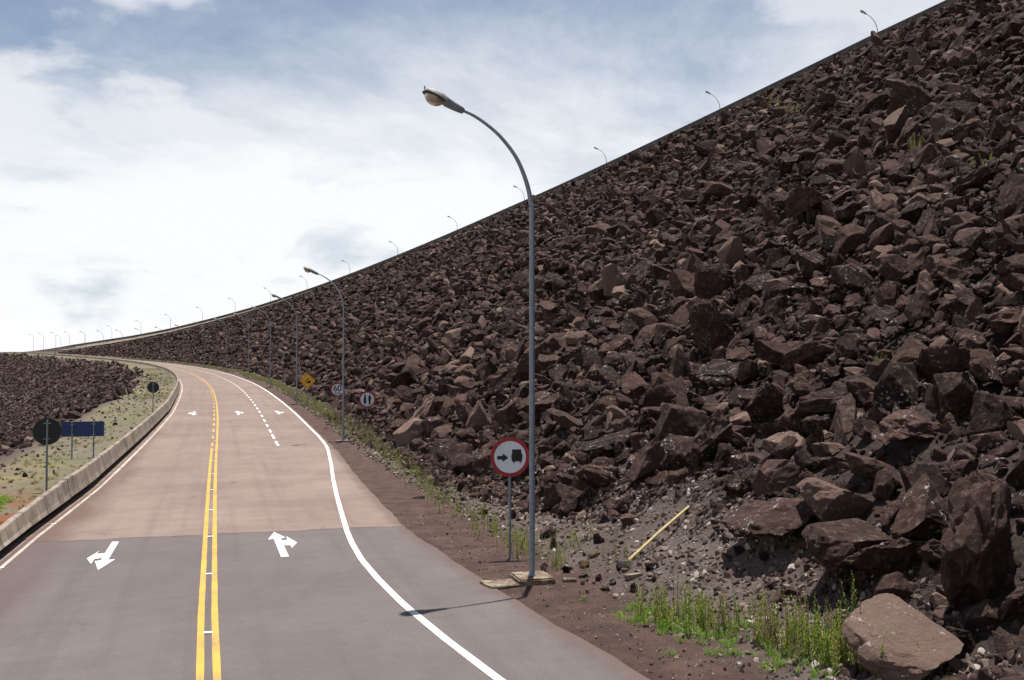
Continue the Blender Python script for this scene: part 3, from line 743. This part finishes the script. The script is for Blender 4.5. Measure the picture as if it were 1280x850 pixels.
# ------------------------------------------------------------------ street lamps
def lamp_parts(root):
    arc = [(0, 0, 0), (0, 0, 2.5), (0, 0, 5.0), (0, 0, 7.3), (.02, 0, 7.65), (.10, 0, 8.02), (.25, 0, 8.40), (.42, 0, 8.68), (.70, 0, 8.99), (.99, 0, 9.21), (1.27, 0, 9.37), (1.52, 0, 9.46)]
    arc = [(-a * .96, b, c * .985) for a, b, c in arc]; rad = [.058, .057, .055, .051, .049, .046, .042, .039, .036, .033, .031, .029]
    fa, fr = [], []                                     # smooth the bend
    for i_ in range(len(arc) - 1):
        q0, q1, q2, q3 = [Vector(arc[min(max(i_ + k_, 0), len(arc) - 1)]) for k_ in (-1, 0, 1, 2)]
        for t in ([0, .25, .5, .75] if i_ >= 3 else [0]):
            fa.append(.5 * (2 * q1 + (q2 - q0) * t + (2 * q0 - 5 * q1 + 4 * q2 - q3) * t * t + (3 * q1 - q0 - 3 * q2 + q3) * t ** 3) if i_ >= 3 else q1); fr.append(rad[i_] + (rad[i_ + 1] - rad[i_]) * t)
    arc, rad = fa + [Vector(arc[-1])], fr + [rad[-1]]
    bm = bmesh.new(); tube(bm, arc, rad, 14); bm_obj('pole', bm, M_POLE, root, True, 40)
    ax = Vector((-.915, 0, .40)).normalized(); up = Vector((ax.z, 0, -ax.x)).normalized(); up = -up if up.z < 0 else up; p0 = Vector((-1.41, 0, 9.295))
    def ring(t, hw, hu, hd, n=14, lift=0.):
        c = p0 + ax * t + up * lift; out = []
        for k in range(n):
            q = 2 * math.pi * k / n; cy, cz = math.cos(q), math.sin(q)
            sgn = lambda v, e: math.copysign(abs(v) ** e, v)
            out.append(c + Vector((0, 1, 0)) * hw * sgn(cy, .7) + up * (hu if cz > 0 else hd) * sgn(cz, .8))
        return out
    bm = bmesh.new(); loft(bm, [ring(0, .05, .045, .045), ring(.03, .068, .062, .062), ring(.2, .085, .075, .082), ring(.38, .12, .09, .085), ring(.46, .15, .095, .05)])
    h = bm_obj('lamp_housing', bm, M_HEAD, root, True, 40)
    bm = bmesh.new(); loft(bm, [ring(.40, .135, .10, .03), ring(.48, .17, .115, .028), ring(.62, .19, .11, .026), ring(.76, .175, .085, .025), ring(.84, .12, .055, .022), ring(.875, .04, .028, .018)])
    c = bm_obj('lamp_canopy', bm, M_HEADTOP, root, True, 40)
    bm = bmesh.new(); loft(bm, [ring(.41, .14, .006, .012, lift=-.03), ring(.47, .178, .006, .014, lift=-.03), ring(.62, .198, .006, .014, lift=-.03), ring(.77, .18, .006, .014, lift=-.03), ring(.86, .11, .006, .012, lift=-.03), ring(.895, .03, .006, .01, lift=-.03)])
    bm_obj('rim', bm, M_BLACK, c, True, 40)
    bm = bmesh.new(); bmesh.ops.create_uvsphere(bm, u_segments=20, v_segments=12, radius=1)
    for vv in bm.verts:
        q = vv.co.copy(); vv.co = p0 + ax * (.635 + q.x * .205) + Vector((0, q.y * .165, 0)) + up * (-.03 + (q.z * .155 if q.z < 0 else q.z * .05))
    bm_obj('lamp_bowl', bm, M_BOWL, c, True)
    bm = bmesh.new(); box(bm, p0 + ax * .88 + up * .05, (.02, .05, .07)); bm_obj('latch', bm, M_HEAD, c)
    return root
lampA = empty('street_lamp', (0, 0, 0)); lamp_parts(lampA)
bm = bmesh.new(); tube(bm, [(0, 0, .0), (0, 0, .13)], [.10, .085], 14); bm_obj('base_collar', bm, M_POLE, lampA)
bm = bmesh.new(); box(bm, (0, 0, -.06), (.74, .78, .34), bev=.03); rough_block(bm, .02, 6); blk = bm_obj('footing', bm, M_BLOCK, lampA)
def lamp_rot(s): return heading(s)
ORD = ['nearest', 'second', 'third', 'fourth', 'fifth', 'sixth', 'seventh', 'eighth', 'ninth', 'tenth', 'eleventh', 'twelfth', 'thirteenth', 'fourteenth', 'fifteenth', 'sixteenth', 'seventeenth', 'eighteenth', 'nineteenth', 'twentieth']
LS = [19.0, 56.0, 89.5, 122, 153, 186, 219, 252, 285, 318, 351, 384, 417, 450, 483, 516, 549]
LL = {0: 'tall grey street lamp on yellowish concrete block, nearest one, beside the truck sign', 1: 'curved grey street lamp whose pole stands right of the sixty sign', 2: 'curved grey street lamp with its pole just left of the yellow diamond sign'}
for i, s in enumerate(LS):
    o = lampA if i == 0 else copy_tree(lampA)
    o.location = P(s, 6.05 if i == 0 else 6.75, .02); o.rotation_euler = (0, 0, lamp_rot(s))
    if i: 
        for ch in o.children:
            if ch.name.startswith('footing'):
                ch.data = blk.data if i == 0 else ch.data; ch.scale = (1.15, .9, .55)
                ch.material_slots[0].link = 'OBJECT'; ch.material_slots[0].material = M_BLOCKD
            if ch.name.startswith('pole'):
                pass
    tag(o, LL.get(i, f'curved grey street lamp along the right verge, {ORD[i]} from the camera'), 'street lamp', 'street lamps along the right verge')
lampC = None; CX = [1097, 899, 758, 655, 571, 497, 437, 384, 338, 294, 253, 213, 176, 140, 105, 76]
SC = np.arange(20, 700, .5); cx_, cy_ = plan(SC, crest_o(SC) + 10.5); cu, cv, cd = project(cx_, cy_, crest_z(SC))
cnt = 0; spots = [float(SC[np.argmin(np.where(cd > 5, abs(cu - X), 1e9))]) for X in CX]
for i, s in enumerate(spots):
    if lampC is None:
        lampC = o = empty('crest_lamp', (0, 0, 0)); lamp_parts(o)
    else: o = copy_tree(lampC)
    x, y = plan(np.float64(s), crest_o(np.float64(s)) + 10.5); o.scale = (.99, .99, .99); o.location = (float(x), float(y), float(crest_z(s)) - .88); o.rotation_euler = (0, 0, heading(s))
    tag(o, ('curved lamp standing on the embankment crest, nearest the top right corner' if i == 0 else f'curved lamp standing on the embankment crest, {ORD[i]} counted from the right'), 'street lamp', 'lamps along the dam crest')
bm = bmesh.new(); box(bm, (0, 0, 0), (.8, .62, .05), bev=.01); rough_block(bm, .05, 7); slab = bm_obj('concrete_slab', bm, M_BLOCK); slab.location = P(18.9, 5.45, .03); slab.rotation_euler = (0, 0, heading(19) + .1)
tag(slab, 'flat pale concrete slab at the road edge beside the nearest lamp footing', 'slab', 'concrete slabs at the road edge')
for s_, lb in ((56.0, 'flat pale concrete slab at the road edge beside the second lamp footing'), (89.5, 'flat pale concrete slab at the road edge beside the third lamp footing')):
    c = slab.copy(); C.objects.link(c); c.location = P(s_, 6.15, .02); c.rotation_euler = (0, 0, heading(s_)); c['label'] = lb; c.scale = (.55, .6, 1)

# ------------------------------------------------------------------ signs
def disc(name, r0, r1, y, t, mat, parent, cz, n=48):
    bm = bmesh.new()
    ring = lambda r, yy: [Vector((r * math.cos(2 * math.pi * k / n), yy, cz + r * math.sin(2 * math.pi * k / n))) for k in range(n)]
    if r0 <= 0: loft(bm, [ring(r1, y), ring(r1, y - t)])
    else:
        a, b, c, d = [[bm.verts.new(p) for p in ring(*q)] for q in ((r1, y), (r1, y - t), (r0, y - t), (r0, y))]
        for u_, w_ in ((a, b), (b, c), (c, d), (d, a)):
            for k in range(n): bm.faces.new((u_[k], u_[(k + 1) % n], w_[(k + 1) % n], w_[k]))
    bmesh.ops.recalc_face_normals(bm, faces=bm.faces[:]); return bm_obj(name, bm, mat, parent)
def plate(name, pts, y, t, mat, parent):
    bm = bmesh.new(); f = [bm.verts.new(Vector((a, y, b))) for a, b in pts]; b_ = [bm.verts.new(Vector((a, y - t, b))) for a, b in pts]
    n = len(pts); bm.faces.new(f); bm.faces.new(b_[::-1])
    for k in range(n): bm.faces.new((f[k], b_[k], b_[(k + 1) % n], f[(k + 1) % n]))
    bmesh.ops.triangulate(bm, faces=[q for q in bm.faces if len(q.verts) > 4]); bmesh.ops.recalc_face_normals(bm, faces=bm.faces[:]); return bm_obj(name, bm, mat, parent)
def post(parent, h, r=.03, x=0., y=.05, mat=None):
    bm = bmesh.new(); tube(bm, [(x, y, -.25), (x, y, h)], r, 10); return bm_obj('post', bm, mat or M_POST, parent, True, 40)
def text_part(txt, size, x, z, y, mat, parent, name='lettering'):
    cu_ = bpy.data.curves.new('lettering', 'FONT'); cu_.body = txt; cu_.size = size; cu_.align_x = 'CENTER'; cu_.align_y = 'CENTER'; cu_.offset = .022 * size; cu_.extrude = .002
    to = bpy.data.objects.new('lettering_source', cu_); C.objects.link(to); bpy.context.view_layer.update()
    me = bpy.data.meshes.new_from_object(to.evaluated_get(bpy.context.evaluated_depsgraph_get())); bpy.data.objects.remove(to)
    me.materials.clear(); me.materials.append(mat); o = link(bpy.data.objects.new(name, me), parent); o.rotation_euler = (math.pi / 2, 0, 0); o.location = (x, y, z); return o
def face_cam(loc, turn=0.): return math.atan2(loc.y, loc.x) - math.pi / 2 + turn
def ring_sign(name, loc, D, cz, label):
    e = empty(name, loc, face_cam(loc, .10)); post(e, cz + D * .3)
    disc('sign_back', 0, D / 2, .016, .012, M_BACK, e, cz); disc('sign_face', 0, D * .43, .004, .004, M_SWHITE, e, cz); disc('red_border', D * .405, D / 2 - .002, .003, .008, M_RED, e, cz)
    tag(e, label, 'road sign'); return e
def arrow_pts(x0, x1, z, sh, hh, hl):
    d = 1 if x1 > x0 else -1; return [(x0, z - sh), (x1 - d * hl, z - sh), (x1 - d * hl, z - hh), (x1, z), (x1 - d * hl, z + hh), (x1 - d * hl, z + sh), (x0, z + sh)]
L1 = P(21.55, 6.35)
D1 = .89; cz1 = 2.27
e = ring_sign('road_sign', L1, D1, cz1, 'round red-bordered sign with arrow and black truck beside the nearest lamp')
plate('arrow_symbol', arrow_pts(-.29, -.04, cz1 - .015, .042, .10, .13), -.001, .003, M_BLACK, e)
tr = plate('truck_symbol', [(.045, cz1 + .17), (.25, cz1 + .17), (.262, cz1 + .07), (.282, cz1 + .06), (.282, cz1 - .01), (.268, cz1 - .08), (.262, cz1 - .10), (.055, cz1 - .10), (.04, cz1 - .08), (.028, cz1), (.028, cz1 + .05), (.042, cz1 + .06)], -.001, .003, M_BLACK, e)
for x in (.075, .10, .225, .25): plate('wheel_mark', [(x - .009, cz1 - .099), (x + .009, cz1 - .099), (x + .009, cz1 - .135), (x - .009, cz1 - .135)], -.0012, .003, M_BLACK, tr)
L2 = P(67.8, 9.75); C2 = 1.02; e = ring_sign('road_sign', L2, 1.15, C2, 'round red-bordered sign with a down arrow and an up arrow')
for x, d in ((-.16, -1), (.16, 1)):
    plate('arrow_symbol', [(x - .042, C2 - d * .35), (x + .042, C2 - d * .35), (x + .042, C2 + d * .14), (x + .105, C2 + d * .14), (x, C2 + d * .37), (x - .105, C2 + d * .14), (x - .042, C2 + d * .14)], -.001, .003, M_BLACK, e)
L3 = P(71.0, 8.1); e = ring_sign('speed_sign', L3, .98, 2.05, 'round red-bordered speed sign reading 60 km/h half behind a pole')
text_part('60', .60, 0, 2.12, -.004, M_GREYINK, e); text_part('km/h', .22, 0, 1.80, -.004, M_GREYINK, e)
L4 = P(86.5, 7.42); e = empty('warning_sign', L4, face_cam(L4, .1)); cz = 2.15; q = .66
post(e, cz + .2, .04); plate('sign_back', [(-q - .01, cz), (0, cz - q - .01), (q + .01, cz), (0, cz + q + .01)], .016, .012, M_SYEL, e)
def dia(r): return [(-r, cz), (0, cz - r), (r, cz), (0, cz + r)]
plate('sign_face', dia(q), .004, .004, M_SYEL, e)
for k in range(4):
    a, b = dia(q - .07), dia(q - .10); k2 = (k + 1) % 4; plate('border_line', [a[k], a[k2], b[k2], b[k]], -.001, .003, M_BLACK, e)
plate('slope_symbol', [(-.26, cz - .20), (.24, cz - .20), (.24, cz + .10)], -.001, .003, M_BLACK, e); plate('truck_symbol', [(-.20, cz - .06), (-.10, cz - .0), (-.06, cz + .02), (.10, cz + .115), (.03, cz + .27), (-.05, cz + .22), (-.0, cz + .12), (-.10, cz + .06), (-.13, cz + .10), (-.23, cz + .03)], -.0012, .003, M_BLACK, e)
tag(e, 'yellow diamond warning sign with black truck climbing a slope', 'road sign')

def back_sign(loc, rz, D, cz, label):
    e = empty('road_sign', loc, rz); post(e, cz + D * .44, .035, 0, -.05)
    disc('sign_back', 0, D / 2, .016, .014, M_BACK, e, cz)
    for z in (cz - D * .27, cz + D * .30):
        bm = bmesh.new(); box(bm, (0, -.05, z), (.22, .05, .035)); bm_obj('clamp', bm, M_POST, e)
    tag(e, label, 'road sign'); return e
L5 = P(36.6, -5.42); back_sign(L5, face_cam(L5, -.05), .90, 2.02, 'large dark round sign seen from behind, nearest on the left, beside the blue board')
L6 = P(74.2, -4.35); back_sign(L6, face_cam(L6, -.05), .80, 1.85, 'smaller dark round sign seen from behind near the bend of the barrier')
A, B = P(47.5, -6.06), P(47.5, -5.18); mid = (A + B) / 2; rz = math.atan2(B.y - A.y, B.x - A.x)
e = empty('road_sign', mid, rz); hw = (B - A).length / 2
for x in (-hw, hw):
    pp = post(e, 1.6, .03, x, -.04)
    for z in (1.05, 1.5):
        bm = bmesh.new(); box(bm, (x, -.04, z), (.16, .05, .03)); bm_obj('clamp', bm, M_POST, pp)
plate('sign_board', [(-.88, .96), (.86, .96), (.86, 1.62), (-.88, 1.62)], .02, .02, M_BLUE, e)
tag(e, 'blue rectangular sign board on two posts seen from behind', 'road sign')

# ------------------------------------------------------------------ a stick left on the gravel
bm = bmesh.new(); a = P(19.05, 8.15, .06); b = P(20.0, 10.0, .12)
tube(bm, [Vector((0, 0, 0)), (b - a) * .5 + Vector((0, 0, .02)), b - a], [.035, .033, .028], 8); stick = bm_obj('wooden_pole', bm, M_WOOD, None, True, 40); stick.location = a
tag(stick, 'pale wooden pole lying on the gravel slope beyond the nearest lamp', 'pole')
for k, (s_, o_, dz, sx_, lb) in enumerate(((18.1, 7.85, .03, .22, 'broken pale concrete lump on the gravel below the wooden pole'), (18.95, 8.05, .05, .30, 'flat brown concrete chunk at the lower end of the wooden pole'), (18.75, 6.75, .03, .17, 'small pale concrete scrap right of the nearest lamp footing'), (33.0, 6.55, .02, .26, 'pale flat stone slab lying on the verge before the second lamp'))):
    bm = bmesh.new(); box(bm, (0, 0, 0), (sx_ * 1.5, sx_ * .8, sx_ * .45), bev=sx_ * .05)
    for vv in bm.verts: vv.co *= 1 + .18 * mnoise.noise(vv.co * 6 + Vector((k * 7, 0, 0)))
    c = bm_obj('concrete_chunk', bm, M_BLOCK if k != 1 else M_BLOCKD); c.location = P(s_, o_, dz); c.rotation_euler = (random.uniform(-.15, .15), random.uniform(-.15, .15), random.uniform(0, 3)); tag(c, lb, 'rubble')

# ------------------------------------------------------------------ weeds and grass
def weed_mesh(seed, name, mat, h=1.0):
    rg = random.Random(seed); V = []; F = []
    def quad(p, d, up, L, w, bend):
        side = d.cross(up).normalized() * w; b0 = len(V)
        m_ = p + d * L * .5 + up * L * .12; t_ = p + d * L + up * (-bend * L)
        V.extend([p - side * .3, p + side * .3, m_ + side, m_ - side, t_]); F.extend([(b0, b0 + 1, b0 + 2, b0 + 3), (b0 + 3, b0 + 2, b0 + 4)])
    for k in range(rg.choice((2, 3, 4))):
        lean = Vector((rg.gauss(0, .10), rg.gauss(0, .10), 1)).normalized(); H = h * rg.uniform(.55, 1.0); base = Vector((rg.gauss(0, .05), rg.gauss(0, .05), 0))
        b0 = len(V); r = .009
        for t in (0, 1):
            for q in range(3): V.append(base + lean * H * t + Vector((math.cos(q * 2.09), math.sin(q * 2.09), 0)) * r * (1 - .7 * t))
        for q in range(3): F.append((b0 + q, b0 + (q + 1) % 3, b0 + 3 + (q + 1) % 3, b0 + 3 + q))
        nl = int(20 * H / h) + 6
        for j in range(nl):
            t = .05 + .93 * j / nl; an = j * 2.4 + rg.uniform(-.4, .4); d = Vector((math.cos(an), math.sin(an), rg.uniform(.6, 1.6))).normalized()
            quad(base + lean * H * t, d, Vector((0, 0, 1)), rg.uniform(.05, .12) * (1.3 - .8 * t), rg.uniform(.006, .012), rg.uniform(-.2, .3))
    me = bpy.data.meshes.new(name); me.from_pydata([tuple(v) for v in V], [], F); me.materials.append(mat); return me
def tuft_mesh(seed, name, mat, n=16):
    rg = random.Random(seed); V = []; F = []
    for k in range(n):
        an = rg.uniform(0, 6.28); le = rg.uniform(.1, .7); H = rg.uniform(.5, 1.0); p = Vector((rg.gauss(0, .2), rg.gauss(0, .2), 0)); d = Vector((math.cos(an) * le, math.sin(an) * le, 1)).normalized(); sd = Vector((-math.sin(an), math.cos(an), 0)) * .035
        b0 = len(V); m_ = p + d * H * .55; t_ = p + d * H + Vector((math.cos(an), math.sin(an), -.3)) * H * .18
        V.extend([p - sd, p + sd, m_ + sd * .7, m_ - sd * .7, t_]); F.extend([(b0, b0 + 1, b0 + 2, b0 + 3), (b0 + 3, b0 + 2, b0 + 4)])
    me = bpy.data.meshes.new(name); me.from_pydata([tuple(v) for v in V], [], F); me.materials.append(mat); return me
M_DRY = leaf_material('dry_stem', (.20, .15, .07), (.30, .24, .12)); weeds = [weed_mesh(i, 'weed_shape', M_DRY if i in (3, 7) else M_WEED) for i in range(9)]; COL_WEED = proto_collection('weed_shapes', weeds)
tufts = [tuft_mesh(40 + i, 'grass_shape', M_GRASS) for i in range(6)]; COL_TUFT = proto_collection('grass_shapes', tufts)
lawn = [tuft_mesh(60 + i, 'lawn_shape', M_LAWN) for i in range(4)]; COL_LAWN = proto_collection('lawn_shapes', lawn)
def clump(name, label, cen, n, spread, h, col, cat='weeds'):
    pts = []; hs = []
    cen = [(a, b, w_) for a, b, w_ in cen]; tw = sum(c_[2] for c_ in cen)
    for (a, b, w_) in cen:
        for k in range(int(n * w_ / tw)):
            s_, o_ = a + random.gauss(0, spread[0]), b + random.gauss(0, spread[1])
            if o_ > 0 and o_ < right_edge(s_) + .35: continue
            pts.append(P(s_, o_, -.01)); hs.append(random.uniform(*h) * (1.15 if random.random() < .15 else 1))
    sc = [(q, q, q) if q > .25 else (q * 1.2, q * 1.2, q) for q in hs]
    ob = scatter(name, [tuple(p) for p in pts], [(random.gauss(0, .08), random.gauss(0, .08), random.uniform(0, 6.28)) for _ in pts], sc, col); tag(ob, label, cat, None, 'stuff'); return ob
clump('weed_patch', 'tall bright green weeds left of the two patches at lower right', [(15.6, 7.0, .7), (15.2, 7.25, 1.2), (14.8, 7.4, 1.1), (14.4, 7.55, 1), (14.0, 7.7, .7)], 115, (.28, .26), (.22, .8), COL_WEED)
clump('weed_patch', 'tall bright green weeds before the boulders at bottom right', [(13.3, 7.9, .8), (12.9, 8.0, 1.1), (12.5, 8.05, 1.2), (12.1, 8.15, 1), (11.7, 8.25, 1), (12.4, 8.5, .6), (11.3, 8.4, .7)], 185, (.3, .26), (.2, .85), COL_WEED)
clump('weed_patch', 'low green ground weeds around the tall weed patches', [(15.6, 6.9, 1), (14.8, 7.1, 1), (13.6, 7.5, 1), (12.2, 7.8, 1), (13.4, 7.1, .4)], 150, (.4, .25), (.08, .2), COL_LAWN)
clump('weed_patch', 'thin weeds growing around the truck sign post', [(21.6, 6.9, 1), (22.6, 7.1, 1), (20.4, 7.0, .8), (23.6, 7.2, 1), (21.8, 7.9, .8), (19.4, 7.9, .5)], 130, (.5, .25), (.15, .6), COL_WEED)
clump('weed_patch', 'weeds lining the verge between the truck sign and the second lamp', [(25.5 + 2.2 * k, 7.0 + .08 * k, 1) for k in range(13)], 420, (1.0, .28), (.15, .55), COL_WEED)
clump('weed_patch', 'short grass along the foot of the rocks beyond the second lamp', [(56 + 4 * k, 8.0, 1) for k in range(24)], 1300, (2.2, .42), (.12, .42), COL_TUFT)
clump('weed_patch', 'green weeds at the foot of the rocks around the speed sign', [(58 + 2.5 * k, 7.9, 1) for k in range(14)], 300, (1.4, .35), (.2, .5), COL_WEED)
clump('weed_patch', 'pale grass strip along the far bend under the rocks', [(150 + 6 * k, 8.0, 1) for k in range(34)], 1500, (3.5, .5), (.15, .45), COL_TUFT)
ns = 3600; pts = []; 
ss = RNG.uniform(22, 200, ns); oo = -(left_w(ss) + .85 + RNG.uniform(0, 1, ns) * 3.6); kk = fnoise(ss * .5, oo * .8, 31) + .35 * RNG.normal(0, 1, ns) > -.05; ss, oo = ss[kk], oo[kk]
x, y = plan(ss, oo); z = surf_z(ss, oo); hh = RNG.uniform(.06, .17, len(ss))
tag(scatter('shelf_grass', np.stack([x, y, z], -1), np.stack([0 * ss, 0 * ss, RNG.uniform(0, 6.28, len(ss))], -1), np.stack([hh * 1.6, hh * 1.6, hh], -1), COL_TUFT), 'dry olive grass scattered over the shelf left of the barrier', 'grass', None, 'stuff')
clump('green_grass', 'bright green lawn patch left of the barrier at the left edge', [(32.2, -6.9, 1), (33.2, -6.9, 1), (34.4, -6.9, 1), (33.4, -7.7, .9), (35.2, -7.3, .9), (32.0, -7.6, .8)], 2600, (.6, .35), (.06, .14), COL_LAWN, 'grass')
for (s_, o_, h_, nn, lb) in ((19.8, 14.85, .32, 5, 'bright green tuft growing between boulders low on the rock slope at right'), (19.3, 13.6, .22, 3, 'small green tuft below the brightest tuft on the rock slope'), (35.7, 28.6, .8, 4, 'small green plant high on the rock slope near the right edge'), (28.1, 25.1, .7, 4, 'green plant on the rock slope at the right picture edge'), (69.8, 43.7, 1.0, 3, 'faint green plant near the crest, lower of two'), (77.3, 47.3, 1.1, 3, 'faint green plant just below the crest, upper of two')):
    e = empty('wild_plant', P(s_, o_, .25)); tag(e, lb, 'plant')
    for k in range(nn):
        w = link(bpy.data.objects.new('stem', weeds[(0, 1, 2, 4, 5, 6, 8)[random.randrange(7)]]), e); w.location = (random.gauss(0, .16 if h_ < .5 else .25), random.gauss(0, .12), random.uniform(-.05, .05)); w.scale = (h_ * 1.4, h_ * 1.4, h_); w.rotation_euler = (random.gauss(0, .2), random.gauss(0, .2), random.uniform(0, 6))
